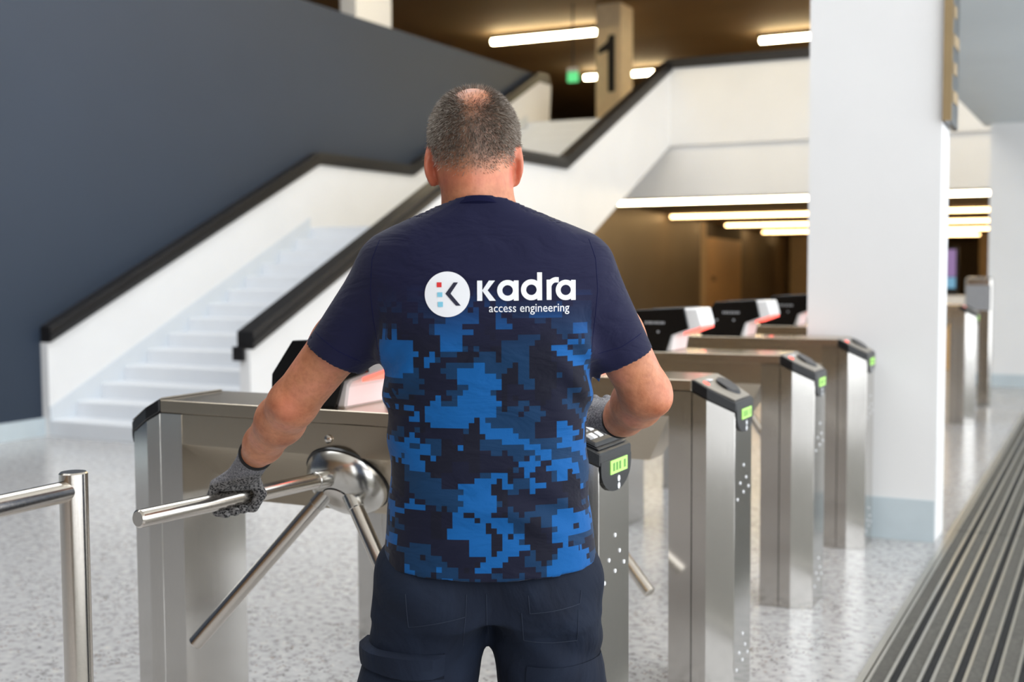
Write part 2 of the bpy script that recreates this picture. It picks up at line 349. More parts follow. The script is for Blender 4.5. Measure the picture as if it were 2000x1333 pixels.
# ------------------------------------------------------------------ upper storey things
num = thing('numbered_pillar', 'beige upper floor pillar carrying a black numeral one', 'pillar', (-8.17, 20.3, 3.55))
MB().box(-.235, .235, 0, .6, 0, 2.47).build('shaft', beige, num)
g = [(-.03, .95), (.10, .95), (.10, 1.95), (-.01, 1.95), (-.05, 1.83), (-.22, 1.72), (-.22, 1.62), (-.03, 1.68)]
MB().ext([(a+.03, b-.03) for a, b in g], 'y', -.012, -.002).build('numeral', num_m, num)
tag(MB().box(-9.55, -9.3, 14.0, 14.9, 3.55, 6.6).build('upper_pillar', white), 'white pillar rising behind the top of the slate blue wall', 'pillar')
def lamp(name, x0, x1, y, z, label, mat, grp, drop=.1, r=.055):
    o = thing(name, label, 'lamp', ((x0+x1)/2, y, z), 0, grp); w = (x1-x0)/2
    MB().tube((-w, 0, 0), (w, 0, 0), r, 12).build('tube', mat, o, smooth=True)
    MB().box(-w-.04, w+.04, -.045, .045, r-.005, r-.005+drop).build('housing', dark_wall, o)
    return o
lamp('tube_lamp', -11.3, -8.9, 21.9, 5.87, 'long tube lamp on the brown ceiling left of the numbered pillar', tube_l, 'upper tube lamps')
lamp('tube_lamp', -6.5, -3.6, 24.3, 5.87, 'tube lamp on the brown ceiling running behind the broad white pillar', tube_l, 'upper tube lamps')
lamp('tube_lamp', -11.5, -9.5, 27.1, 5.87, 'farthest upper tube lamp, passing behind the numbered pillar', tube_l, 'upper tube lamps')
for i, (y, x0) in enumerate(((18.25, -7.35), (24.1, -8.3), (30.4, -9.0), (37.8, -10.0), (46.0, -11.0))):
    lamp('ceiling_strip_lamp', x0, 2.6, y, 2.392, ('nearest', 'second', 'third', 'fourth', 'farthest')[i]+' long strip lamp under the low passage ceiling', tube_near if i == 0 else tube_far, 'strip lamps of the low passage', .012, .034)
for i, (x, y) in enumerate(((-3.2, 19.5), (-.2, 21.5), (-3.5, 28.5), (-.5, 31))):  # unseen lamps added to brighten the upper floor
    lamp('tube_lamp', x-1.2, x+1.2, y, 5.87, ('first', 'second', 'third', 'fourth')[i]+' added unseen tube lamp brightening the upper floor, behind the broad white pillar', tube_l, 'upper tube lamps')
for i, x in enumerate((-7.6, -3.8, 0)):  # unseen lamps added to throw warm light on the balcony front
    lamp('tube_lamp', x-1.2, x+1.2, 13.6, 6.45, ('left', 'middle', 'right')[i]+' added unseen tube lamp on the hall ceiling, lighting the balcony front', tube_l, 'added hall tube lamps')
ex = thing('exit_sign', 'small green hanging exit sign at the top of the stairs', 'sign', (-8.72, 20.0, 4.82))
MB().box(-.09, .09, -.04, .04, -.17, 0).build('panel', exit_g, ex); MB().box(-.09, .09, -.045, .045, 0, .08).build('lamp_body', shell_w, ex)
MB().tube((0, 0, .08), (0, 0, 1.2), .015, 8).build('hanger', rail_m, ex)
pp = thing('passage_pillar', 'pale grey pillar far back in the low passage beside the broad white pillar', 'pillar', (-10.31, 44.0, 0))
MB().box(-.32, .5, 0, .6, 0, 2.43).build('shaft', beige, pp); MB().box(-.33, .51, -.02, .62, 0, .15).build('plinth', greybase, pp)
# ------------------------------------------------------------------ sign on the pillar
sg = thing('pillar_sign', 'dark narrow sign plate on the side of the broad white pillar', 'sign', (-.79, 6.42, 2.13))
MB().prism([(0, 0, 0), (.03, 0, 0), (.03, .32, -.02), (0, .32, -.02)], [(0, 0, 1.5), (.03, 0, 1.5), (.03, .32, 1.5), (0, .32, 1.5)]).build('plate', sign_m, sg, bevel=.003)
MB().box(-.006, .036, -.012, 0, 0, 1.5).build('edge_trim', sign_t, sg)
for k in range(9):
    w = (.2, .14, .22, .1, .18, .2, .12, .2, .16)[k]
    MB().box(.0305, .034, .07, .07+w, .10+k*.14, .16+k*.14).build('lettering', sign_t if k < 4 else num_m, sg)

# ------------------------------------------------------------------ entrance mat
mat_t = thing('entrance_mat', 'ribbed grey aluminium entrance mat along the right side', 'mat', (-.76, 3.6, 0))
sl = None
PIT_M = .098
segs = [(-6.6-3.6, -2.7-3.6), (-2.688-3.6, 1.99-3.6), (2.002-3.6, 6.70-3.6), (6.712-3.6, 11.4-3.6), (11.412-3.6, 14.9-3.6)]
for sgm in segs:
    ML = sgm[1]-sgm[0]
    proto = None
    for k in range(20):
        x = k*PIT_M+.03
        if proto is None:
            o = MB().box(0, .012, 0, ML, 0, .016).box(.058, .070, 0, ML, 0, .016).box(.012, .058, 0, ML, 0, .007).build('slat', alu, mat_t)
            i = MB().box(.0125, .0575, 0, ML, .007, .014).build('insert', carpet, o)
            proto = (o.data, i.data)
        else:
            o = bpy.data.objects.new('slat', proto[0]); COL.objects.link(o); o.parent = mat_t
            i = bpy.data.objects.new('insert', proto[1]); COL.objects.link(i); i.parent = o
        o.location = (x, sgm[0], .002)
MB().box(.02, 2.02, -10.2, 11.3, .0005, .005).build('rubber_bed', rubber, mat_t)
MB().box(0, .024, -10.2, 11.3, 0, .018).build('edge_frame', alu, mat_t)

# ------------------------------------------------------------------ turnstiles
XA, XB = -.733, .733          # body ends, local x (centre of body = -1.83 world)
XC = -1.83
def make_turnstile(label, y0, head_dx=0., keypad=False, turned=False):
    T = thing('turnstile', label, 'turnstile', (XC, y0, 0), 0, 'row of stainless turnstiles')
    for s in (-1, 1):
        fx = lambda a: s*a
        # narrow front panel and chamfered end of each post
        MB().box(min(fx(.52), fx(.597)), max(fx(.52), fx(.597)), 0, .272, 0, 1.012).build('post_panel', steel_v, T)
        pts = [(.599, 0), (.648, 0), (.733, .036), (.733, .236), (.648, .272), (.599, .272)]
        ztop = lambda x: 1.012-(x-.599)*.50
        MB().prism([(fx(a), b, 0) for a, b in pts], [(fx(a), b, ztop(a)) for a, b in pts]).build('post', steel_v, T, bevel=.0015)
        # sloping black end cap
        cp = [(.599, -.002), (.650, -.002), (.738, .034), (.738, .238), (.650, .274), (.599, .274)]
        zc = lambda x: 1.016-(x-.599)*.52
        c = MB().prism([(fx(a), b, zc(a)) for a, b in cp], [(fx(a), b, zc(a)+.036-(.004 if a > .7 else 0)) for a, b in cp]).build('cap', plastic, T, bevel=.003)
        # tongue that bends down over the end face
        y_0, y_1 = .036, .236; pr = [(y_0, .955), (y_0, .935)]
        for k in range(0, 13):
            a = math.pi*k/12; pr.append((.136-.1*math.cos(a), .935-.062*math.sin(a)))
        pr += [(y_1, .955)]
        MB().ext(pr, 'x', *sorted((fx(.7325), fx(.739)))).build('cap_tongue', plastic, c)
        if s > 0:
            tp = [(.604, .012), (.648, .012), (.728, .046), (.728, .226), (.648, .26), (.604, .26)]
            zt = lambda x: zc(x)+.0345
            MB().prism([(a, b, zt(a)) for a, b in tp], [(a, b, zt(a)+.003) for a, b in tp]).build('cap_top', plastic if keypad else plastic_top, c)
            d = MB().box(.739, .741, .095, .205, .917, .951).build('display', lcd, c)
            for j, yy in enumerate((.108, .128, .148, .180)): MB().box(.741, .7415, yy, yy+.012, .924, .944).build('digit', lcd_d, d)
            for j, (yy, zz) in enumerate(((.15, .901), (.15, .883))):
                MB().lathe((.739, yy, zz), (1, 0, 0), [(0, .0085), (.0012, .0085)], 6).build('icon', mark_w, c)
            if keypad:
                zk = lambda x: 1.052-(x-.599)*.52
                kp4 = [(.604, .014), (.655, .014), (.722, .046), (.722, .226), (.655, .258), (.604, .258)]
                kb = MB().prism([(x, y, zk(x)) for x, y in kp4], [(x, y, zk(x)+.012) for x, y in kp4]).build('keypad', plastic, c, bevel=.003)
                for ix in range(4):
                    for iy in range(5):
                        x = .616+ix*.025; y = .034+iy*.036; z = zk(x)+.0115; dz = -.016*.52
                        if x > .67 and iy in (0, 4): y += .012
                        MB().prism([(x, y, z), (x+.016, y, z+dz), (x+.016, y+.022, z+dz), (x, y+.022, z)],
                                   [(x, y, z+.003), (x+.016, y, z+dz+.003), (x+.016, y+.022, z+dz+.003), (x, y+.022, z+.003)]).build('key', shell_w if (ix+iy) % 3 else grey_mark, kb)
            else:
                rr = []
                for k in range(24):
                    a = 2*math.pi*k/24; rr.append((.672+.042*math.cos(a), .165+.052*math.sin(a)))
                MB().prism([(a, b, zt(a)+.002) for a, b in rr], [(.672+(a-.672)*.85, b, zt(a)+.014) for a, b in rr]).build('reader_ring', gloss_black, c, bevel=.002)
                MB().lathe((.632, .05, zt(.632)+.003), (.46, 0, .89), [(0, .012), (.002, .012)], 12).build('red_led_glow', redled, c)
                MB().box(.615, .633, .08, .12, zt(.62)+.002, zt(.62)+.005).build('marking', mark_w, c)
        else:
            MB().prism([(fx(a), b, zc(a)+.036) for a, b in cp], [(fx(.599+(a-.599)*.9), .136+(b-.136)*.93, zc(a)+.040) for a, b in cp]).build('cap_top', plastic_top, c)
    MB().box(-.597, .597, 0, .272, 1.014, 1.05).build('lid', steel_h, T, bevel=.0015)
    MB().box(-.52, .52, .0015, .270, .928, 1.0125).build('fascia', steel_h, T)
    a = [(-.52, .0015, .928), (.52, .0015, .928), (.52, .27, .928), (-.52, .27, .928)]
    bq = [(-.40, .148, .752), (.40, .148, .752), (.40, .27, .752), (-.40, .27, .752)]
    MB().prism(bq, a).build('housing', steel_h, T)
    MB().lathe((-.02, 0, .972), (0, -1, 0), [(0, .011), (.004, .011), (.007, .007), (.009, .0)], 16).build('lock_screw', steel_t, T, smooth=True)
    pins = MB()
    for zb in (.70, .13):
        for (yy, zz) in ((.14, .06), (.17, .015), (.10, .005), (.2, -.02), (.14, -.03), (.07, -.045)):
            pins.lathe((.733, yy, zb+zz), (1, 0, 0), [(0, .0055), (.002, .0055), (.003, .003)], 8)
    p = pins.build('rivets', mark_w, T); p['kind'] = 'stuff'
    # tripod
    ax = Vector((0, -.766, -.643)); c0 = Vector((0, .060, .858))
    MB().lathe(c0, ax, [(-.004, .122), (.003, .122)], 40).build('hub_seal', gloss_black, T, smooth=True)
    hub = MB().lathe(c0, ax, [(.0, .117), (.012, .116), (.032, .108), (.050, .092), (.062, .072), (.068, .054), (.069, .0)], 40).build('tripod_hub', chrome, T, smooth=True)
    MB().lathe(c0+ax*.0685, ax, [(0, .040), (.003, .040), (.004, .036)], 28).build('hub_cap', steel_t, hub, smooth=True)
    MB().lathe(c0+ax*.0682, ax, [(0, .043), (.001, .043)], 28).build('hub_groove', gloss_black, hub)
    for d, L in (((-.09, -1, .012), .69), ((-.612, -.25, -.75), .62), ((.68, -.25, -.66) if turned else (.60, -.26, -.755), .74 if turned else .62)):
        d = Vector(d).normalized(); o0 = Vector((0, .03, .873))
        MB().tube(o0+d*.03, o0+d*L, .0205, 28, .004).build('arm', steel_t, hub, smooth=True)
        MB().lathe(o0+d*.02, d, [(0, .023), (.085, .023), (.087, .021)], 24).build('arm_collar', chrome, hub, smooth=True)
    # reader head on the lid
    X = lambda x: x-XC+head_dx
    prof = [(-1.945, 1.05), (-1.94, 1.135), (-1.87, 1.228), (-1.655, 1.236), (-1.60, 1.238), (-1.578, 1.162), (-1.636, 1.146), (-1.712, 1.112), (-1.735, 1.05)]
    sh = MB().ext([(X(a), b) for a, b in [(-1.93, 1.05), (-1.925, 1.128), (-1.862, 1.222), (-1.655, 1.236), (-1.60, 1.238), (-1.578, 1.162), (-1.60, 1.152), (-1.69, 1.122), (-1.70, 1.112), (-1.71, 1.05)]], 'y', .045, .237).build('reader_head', shell_w, T, bevel=.006)
    black = [(-1.945, 1.0505), (-1.94, 1.135), (-1.87, 1.228), (-1.655, 1.240), (-1.634, 1.150), (-1.712, 1.122), (-1.735, 1.0505)]
    for y_a, y_b in ((.030, .046), (.236, .252)):
        pn = MB().ext([(X(a), b) for a, b in black], 'y', y_a, y_b).build('side_panel', gloss_black, sh, bevel=.002)
    lx0 = X(-1.83)
    for k in range(7): MB().box(lx0+k*.014, lx0+k*.014+(.009, .011, .008, .01, .009, .011, .005)[k], .0285, .030, 1.168, 1.180).build('legend', grey_mark, sh)
    for xx in (-1.86, -1.77): MB().lathe((X(xx), .030, 1.135), (0, -1, 0), [(0, .006), (.002, .006)], 10).build('indicator', grey_mark, sh)
    MB().prism([(X(-1.585), .05, 1.160), (X(-1.66), .05, 1.133), (X(-1.66), .232, 1.133), (X(-1.585), .232, 1.160)],
               [(X(-1.583), .05, 1.150), (X(-1.66), .05, 1.122), (X(-1.66), .232, 1.122), (X(-1.583), .232, 1.150)]).build('light_strip', redled, sh)
    MB().lathe((X(-1.60), .136, 1.0502), (0, 0, 1), [(0, .012), (.002, .010)], 12).build('red_led_glow', redled, T)  # red LED glow on the lid, put in as a glowing disc
    return T
NAMES = ['nearest stainless turnstile, its upper arm gripped by the gloved hand', 'second turnstile from the camera, mostly hidden behind the person',
         'third turnstile from the camera, dark oval reader on its cap', 'fourth turnstile, its end post just left of the white pillar base',
         'fifth turnstile, only its black reader head peeking out beside the pillar', 'far turnstile post seen in the gap right of the white pillar']
for i in range(5): make_turnstile(NAMES[i], 2.63+1.157*i, -.115 if i == 0 else 0, i == 0, i == 1)
make_turnstile(NAMES[5], 11.3)
tw = thing('ticket_pillar', 'tall slim grey ticket pillar in the gap beside the white pillar', 'machine', (-1.2, 12.9, 0))
MB().box(-.15, .1, -.1, .1, 0, 1.28).build('body', steel_v, tw, bevel=.02); MB().box(-.14, .09, -.106, -.1, .95, 1.2).build('panel', grey_mark, tw)
ds = thing('display_screen', 'purple and blue screen far back in the gap beside the pillar', 'screen', (-2.35, 20.0, 0))
MB().box(-.25, .1, -.05, 0, 1.2, 1.62).build('panel', screen_p, ds); MB().box(-.25, .1, -.06, 0, 1.02, 1.19).build('lower_panel', screen_b, ds)
MB().box(-.28, .14, 0, .06, .0, 1.66).build('frame', rail_m, ds)
ct = thing('wooden_counter', 'pale wooden counter with white top in the far gap', 'counter', (-1.6, 17.2, 0))
MB().box(-.45, .2, -.3, .1, 0, .8).build('front', oak, ct); MB().box(-.47, .22, -.32, .12, .8, .98).build('top', shell_w, ct)
# handrail barrier in the left foreground
br = thing('handrail', 'tubular steel handrail in the left foreground', 'railing', (-1.77, 1.68, 0))
MB().tube((0, 0, 0), (0, 0, 1.04), .0265, 32, .003).build('post', steel_t, br, smooth=True)
MB().tube((0, -.012, 1.005), (.01, -2.2, 1.005), .0205, 28).build('rail', steel_t, br, smooth=True)
MB().lathe((0, 0, 0), (0, 0, 1), [(0, .06), (.006, .06), (.01, .03)], 28).build('base_flange', steel_t, br, smooth=True)
MB().tube((.01, -2.2, 0), (.01, -2.2, 1.04), .0265, 28, .003).build('post', steel_t, br, smooth=True)

# ------------------------------------------------------------------ person (implicit surfaces meshed with surface nets)
class Field:
    def __init__(s, lo, hi, h):
        s.lo = np.array(lo, float); s.h = h; s.n = np.ceil((np.array(hi)-s.lo)/h).astype(int)+1
        s.f = np.full(s.n, .5, np.float32)
        s.ax = [(s.lo[i]+np.arange(s.n[i])*h).astype(np.float32) for i in range(3)]
    def sl(s, lo, hi):
        a = np.clip(np.floor((np.array(lo)-s.lo)/s.h).astype(int), 0, s.n-1); b = np.clip(np.ceil((np.array(hi)-s.lo)/s.h).astype(int)+1, 1, s.n)
        S = tuple(slice(a[i], max(b[i], a[i]+1)) for i in range(3))
        return S, s.ax[0][S[0]][:, None, None], s.ax[1][S[1]][None, :, None], s.ax[2][S[2]][None, None, :]
    def add(s, prim, k=.02):
        fn, lo, hi = prim; pad = .03+k
        S, X, Y, Z = s.sl(np.array(lo)-pad, np.array(hi)+pad)
        d = fn(X, Y, Z); c = s.f[S]
        h = np.clip(.5+.5*(c-d)/k, 0, 1); s.f[S] = c*(1-h)+d*h-k*h*(1-h)
        return s
    def grid(s): return s.ax[0][:, None, None], s.ax[1][None, :, None], s.ax[2][None, None, :]
    def mesh(s, smooth=2):
        f = s.f; ins = f < 0
        c = [(i, j, k) for i in (0, 1) for j in (0, 1) for k in (0, 1)]
        n = s.n-1
        g = lambda o, A: A[o[0]:o[0]+n[0], o[1]:o[1]+n[1], o[2]:o[2]+n[2]]
        cnt = sum(g(o, ins).astype(np.int8) for o in c); act = (cnt > 0) & (cnt < 8)
        idx = np.argwhere(act); acc = np.zeros((len(idx), 3)); num = np.zeros(len(idx))
        for a in c:
            for ax_ in range(3):
                if a[ax_]: continue
                b_ = list(a); b_[ax_] = 1
                fa = f[idx[:, 0]+a[0], idx[:, 1]+a[1], idx[:, 2]+a[2]]; fb = f[idx[:, 0]+b_[0], idx[:, 1]+b_[1], idx[:, 2]+b_[2]]
                w = (fa < 0) != (fb < 0); tt = np.where(w, fa/np.where(w, fa-fb, 1), 0)
                p = np.tile(np.array(a, float), (len(idx), 1)); p[:, ax_] += tt
                acc += p*w[:, None]; num += w
        V = s.lo+(idx+acc/num[:, None])*s.h
        vid = np.full(act.shape, -1, np.int64); vid[tuple(idx.T)] = np.arange(len(idx))
        quads = []
        for ax_ in range(3):
            u, v_ = [(1, 2), (2, 0), (0, 1)][ax_]
            sl0 = [slice(1, m) for m in n]; sl0[ax_] = slice(0, n[ax_])
            A = ins[tuple(sl0)]; sl1 = list(sl0); sl1[ax_] = slice(1, n[ax_]+1); B = ins[tuple(sl1)]
            e = np.argwhere(A != B)
            if not len(e): continue
            flip = A[tuple(e.T)]
            base_ = e.copy(); base_[:, u] += 1; base_[:, v_] += 1
            q = []
            for du, dv in ((1, 1), (0, 1), (0, 0), (1, 0)):
                cc = base_.copy(); cc[:, u] -= du; cc[:, v_] -= dv; q.append(vid[tuple(cc.T)])
            q = np.stack(q, 1); q = np.where(flip[:, None], q, q[:, ::-1]); quads.append(q)
        Q = np.concatenate(quads); Q = Q[(Q >= 0).all(1)]
        E = np.concatenate([Q[:, [0, 1]], Q[:, [1, 2]], Q[:, [2, 3]], Q[:, [3, 0]]])
        for _ in range(smooth):
            for lam in (.5, -.35):
                a2 = np.zeros_like(V); c2 = np.zeros(len(V))
                for i in range(3):
                    a2[:, i] = np.bincount(E[:, 0], V[E[:, 1], i], len(V))+np.bincount(E[:, 1], V[E[:, 0], i], len(V))
                c2 = np.bincount(E[:, 0], minlength=len(V))+np.bincount(E[:, 1], minlength=len(V))
                V = V+lam*(a2/np.maximum(c2, 1)[:, None]-V)
        return V, Q
def rc(a, b, ra, rb):
    a = np.array(a, np.float32); b = np.array(b, np.float32); ba = b-a; L2 = float(ba@ba)
    def fn(X, Y, Z):
        x, y, z = X-a[0], Y-a[1], Z-a[2]
        t_ = np.clip((x*ba[0]+y*ba[1]+z*ba[2])/L2, 0, 1)
        return np.sqrt((x-ba[0]*t_)**2+(y-ba[1]*t_)**2+(z-ba[2]*t_)**2)-(ra+(rb-ra)*t_)
    r = max(ra, rb); return fn, np.minimum(a, b)-r, np.maximum(a, b)+r
def el(c, r, R=None):
    c = np.array(c, np.float32); r = np.array(r, np.float32)
    Rm = np.eye(3) if R is None else np.array(R)
    def fn(X, Y, Z):
        x, y, z = X-c[0], Y-c[1], Z-c[2]
        p = [x*Rm[0][i]+y*Rm[1][i]+z*Rm[2][i] for i in range(3)]
        k0 = np.sqrt(sum((p[i]/r[i])**2 for i in range(3))); k1 = np.sqrt(sum((p[i]/r[i]**2)**2 for i in range(3)))
        return k0*(k0-1)/np.maximum(k1, 1e-6)
    m_ = float(r.max()); return fn, c-m_, c+m_
def make_obj(name, V, Q, mat, parent):
    me = bpy.data.meshes.new(name); me.from_pydata(V.tolist(), [], Q.tolist()); me.update(); me.shade_smooth(); me.materials.append(mat)
    o = bpy.data.objects.new(name, me); COL.objects.link(o)
    if parent: o.parent = parent
    return o
def attr(o, name, val):
    a = o.data.attributes.new(name, 'FLOAT', 'POINT'); a.data.foreach_set('value', np.asarray(val, np.float32))
def smst(x, a, b):
    t_ = np.clip((x-a)/(b-a), 0, 1); return t_*t_*(3-2*t_)
def rotz(a): return np.array([[math.cos(a), -math.sin(a), 0], [math.sin(a), math.cos(a), 0], [0, 0, 1]])

PO = Vector((-1.114, 2.134, 0)); PR = -YAW
# joints (person space: x right, y forward, z up)
SHL, ELL, WRL = (-.195, .02, 1.405), (-.416, .14, 1.139), (-.546, .36, .993)
SHR, ELR, WRR = (.190, .01, 1.405), (.322, .085, 1.163), (.280, .27, 1.078)
HC = (-.027, .028, 1.675)
B = Field((-.63, -.17, .02), (.40, .42, 1.80), .0042)
B.add(el(HC, (.087, .106, .102)), .01)
B.add(el((-.027, .062, 1.615), (.068, .078, .082)), .04)
B.add(rc((-.023, .012, 1.615), (-.016, .004, 1.50), .070, .074), .02)
B.add(rc((-.027, -.035, 1.60), (-.018, -.026, 1.53), .045, .045), .03)
for sx, cx_ in ((-1, -.113), (1, .059)):       # ears
    R = rotz(sx*.45)
    B.add(el((cx_, .022, 1.627), (.0075, .024, .034), R), .008)
    B.add(el((cx_-sx*.004, .030, 1.600), (.007, .014, .016), R), .008)
    B.add(rc((cx_+sx*.002, .005, 1.640), (cx_+sx*.003, .015, 1.660), .005, .005), .006)
# face
B.add(rc((-.027, .128, 1.665), (-.027, .150, 1.628), .010, .014), .012)
B.add(el((-.027, .118, 1.690), (.055, .018, .012)), .02)
B.add(el((-.027, .128, 1.592), (.026, .012, .010)), .012)
B.add(el((-.027, .120, 1.553), (.026, .020, .018)), .02)
for sx in (-1, 1):
    B.add(el((-.027+sx*.030, .122, 1.667), (.013, .010, .010)), .006)
    B.add(el((-.027+sx*.040, .105, 1.64), (.022, .02, .018)), .02)
# trunk and legs under the clothes, arms
B.add(el((0, .0, 1.36), (.165, .085, .17)), .05); B.add(el((0, .01, 1.05), (.15, .10, .26)), .05); B.add(el((0, .0, .84), (.165, .10, .12)), .05)
B.add(rc((-.016, 0, 1.47), (-.15, .01, 1.40), .05, .05), .03); B.add(rc((-.016, 0, 1.47), (.15, .01, 1.40), .05, .05), .03)
B.add(rc((-.10, 0, .82), (-.139, .01, .46), .09, .07), .03); B.add(rc((-.139, .01, .46), (-.15, .01, .09), .06, .042), .03)
B.add(rc((.10, 0, .82), (.117, .015, .46), .09, .07), .03); B.add(rc((.117, .015, .46), (.13, .02, .09), .06, .042), .03)
mid = lambda a, b, t_: tuple(a[i]+(b[i]-a[i])*t_ for i in range(3))
for SH, EL, WR, sx in ((SHL, ELL, WRL, -1), (SHR, ELR, WRR, 1)):
    B.add(rc(SH, mid(SH, EL, .5), .060, .056), .03); B.add(rc(mid(SH, EL, .5), EL, .056, .050), .02)
    fm = mid(EL, WR, .30)
    B.add(rc(EL, fm, .050, .052), .02); B.add(rc(fm, mid(EL, WR, .75), .052, .042), .02); B.add(rc(mid(EL, WR, .75), WR, .042, .034), .02)
B.add(el((ELL[0]-.006, ELL[1]-.035, ELL[2]-.004), (.022, .022, .026)), .02)
B.add(el((ELR[0]+.020, ELR[1]-.022, ELR[2]-.012), (.026, .026, .026)), .02)
V, Q = B.mesh(2)
person = make_obj('person', V, Q, skin, None)
tag(person, 'person in blue pixel camouflage t-shirt seen from behind, gripping a turnstile arm', 'person')
person.location = PO; person.rotation_euler = (0, 0, PR)
# hair mask on the scalp
def hairmask(P):
    x = P[:, 0]-HC[0]; y = P[:, 1]-HC[1]; z = P[:, 2]
    nape = 1.603+.018*smst(np.abs(x), .02, .07)+.05*smst(y, .0, .05)*smst(np.abs(x), .05, .08)
    low = nape+np.where(y > .03, (y-.03)*1.2, 0)
    m_ = smst(z, low-.012, low+.05)
    bald = 1-smst(np.sqrt((x/.040)**2+((y+.045)/.05)**2), .5, 1.3)*1.0
    bald = .9*bald*smst(z, 1.72, 1.76)
    thin = .45*np.exp(-(x/.02)**2)*smst(z, 1.69, 1.74)*(y < .02)
    front = smst(y, .055, .085)
    ear = np.maximum(np.exp(-((x+.088)/.014)**4), np.exp(-((x-.088)/.014)**4))*(z < 1.664)*(y > -.035)*1.0
    return np.clip(m_*(1-bald)*(1-thin)*(1-front)*(1-ear), 0, 1)
hmv = hairmask(V)*(V[:, 2] > 1.55)
attr(person, 'hairmask', hmv*.8)
neck_red = np.exp(-((V[:, 2]-1.595)/.02)**2)*(V[:, 1] < 0)*.35*(np.abs(V[:, 0]+.02) < .08)
ear_red = ((np.abs(V[:, 0]+.113) < .016) | (np.abs(V[:, 0]-.059) < .016))*(V[:, 2] > 1.58)*(V[:, 2] < 1.668)*.55
elb = .5*np.exp(-(((V-np.array(ELL)-np.array([0, -.05, 0]))**2).sum(1))/.03**2)+.35*np.exp(-(((V-np.array(ELR)-np.array([.03, -.03, 0]))**2).sum(1))/.035**2)
attr(person, 'blush', np.clip(neck_red+ear_red+elb, 0, 1))
# hair strands
me = person.data; sel = np.where(hmv > .06)[0]
nrm = np.zeros((len(V), 3)); me.vertices.foreach_get('normal', nrm.ravel()) if False else None
nb = np.empty(len(V)*3, np.float32); me.vertices.foreach_get('normal', nb); nrm = nb.reshape(-1, 3)
cnt = 22000; pk = rng.choice(sel, cnt, p=hmv[sel]/hmv[sel].sum())
hv = []; hf = []; hs = []
for i in pk:
    p = V[i]+rng.normal(0, .0022, 3); nn = nrm[i]; nn = nn/np.linalg.norm(nn)
    p = p-nn*np.dot(p-V[i], nn)
    flow = np.array([(p[0]-HC[0])*3.0, -.25, -.65]); flow -= nn*np.dot(flow, nn)
    dr = nn*.75+flow*.9+rng.normal(0, .16, 3); dr /= np.linalg.norm(dr)
    L_ = (.0065+.006*smst(np.array([p[2]]), 1.63, 1.73)[0])*rng.uniform(.7, 1.25)
    sd = np.cross(dr, rng.normal(0, 1, 3)); sd /= np.linalg.norm(sd)
    w_ = .00042; k = len(hv); q1 = p+dr*L_*.55; dr2 = dr+flow*.35; dr2 /= np.linalg.norm(dr2); q2 = q1+dr2*L_*.45
    hv += [p-sd*w_-nn*.001, p+sd*w_-nn*.001, q1-sd*w_*.8, q1+sd*w_*.8, q2]; hf += [(k, k+1, k+3, k+2), (k+2, k+3, k+4)]
    side = smst(np.array([abs(p[0]-HC[0])]), .03, .085)[0]
    hs += [np.clip(rng.normal(.36+.32*side-.12*np.exp(-((p[2]-1.665)/.03)**2), .2), 0, 1)]*5
me = bpy.data.meshes.new('hair'); me.from_pydata([tuple(a) for a in hv], [], hf); me.materials.append(hair_m)
hr = bpy.data.objects.new('hair', me); COL.objects.link(hr); hr.parent = person; hr['kind'] = 'stuff'; hr['label'] = 'short grey hair thinning at the crown'
attr(hr, 'shade', hs)

# t-shirt
zz = np.array([.74, .80, .895, 1.0, 1.11, 1.19, 1.26, 1.34, 1.40, 1.44, 1.462, 1.486, 1.505, 1.522, 1.538, 1.552, 1.575])
aa = np.array([.224, .218, .208, .198, .199, .207, .217, .224, .228, .230, .226, .207, .178, .142, .108, .084, .076])
cxs = np.array([0, 0, 0, -.001, -.003, -.003, -.005, -.006, -.007, -.008, -.008, -.008, -.010, -.012, -.012, -.011, -.012])
bb = np.array([.155, .154, .148, .140, .132, .130, .130, .126, .120, .112, .108, .103, .099, .096, .093, .091, .088])
cyy = np.array([.012, .012, .012, .014, .02, .014, .008, .004, .002, .002, .002, .003, .004, .004, .004, .004, .004])
def torso(X, Y, Z):
    z1 = np.asarray(Z, np.float32); a = np.interp(z1, zz, aa).astype(np.float32); b_ = np.interp(z1, zz, bb).astype(np.float32)
    cx = np.interp(z1, zz, cxs).astype(np.float32); cy = np.interp(z1, zz, cyy).astype(np.float32); n_ = 2.5
    x, y = X-cx, Y-cy
    # soft folds of the cloth on the back and round the waist
    fold = .0055*np.sin((Z-.9)*70+12*x*x*18+3*x)*np.exp(-((Z-.955)/.05)**2)*np.exp(-((x-.03)/.12)**2)*(y < 0)
    fold = fold+.0045*np.sin((Z+1.1*np.abs(x))*62)*np.exp(-((Z-1.21)/.09)**2)*smst(np.abs(x), .1, .19)
    fold = fold+.0022*np.sin((Z*.9-x*.8)*48)*np.exp(-((Z-1.05)/.10)**2)
    return (((np.abs(x)/a)**n_+(np.abs(y)/b_)**n_)**(1/n_)-1)*np.minimum(a, b_)*.9+fold
AL, BL = (-.185, .012, 1.412), (-.330, .068, 1.222)
AR, BR = (.178, .008, 1.412), (.283, .048, 1.215)
slL = rc(AL, BL, .076, .064); slR = rc(AR, BR, .074, .062)
F = Field((-.44, -.19, .76), (.40, .22, 1.60), .0046)
F.add((torso, np.array((-.24, -.17, .74)), np.array((.24, .20, 1.6))), .01)
F.add(slL, .030); F.add(slR, .030)
X, Y, Z = F.grid(); f0 = F.f
ddL = np.array(BL)-np.array(AL); ddL /= np.linalg.norm(ddL); ddL = np.array((-.50, .16, -.85)); ddL /= np.linalg.norm(ddL)
ddR = np.array((.40, .14, -.90)); ddR /= np.linalg.norm(ddR)
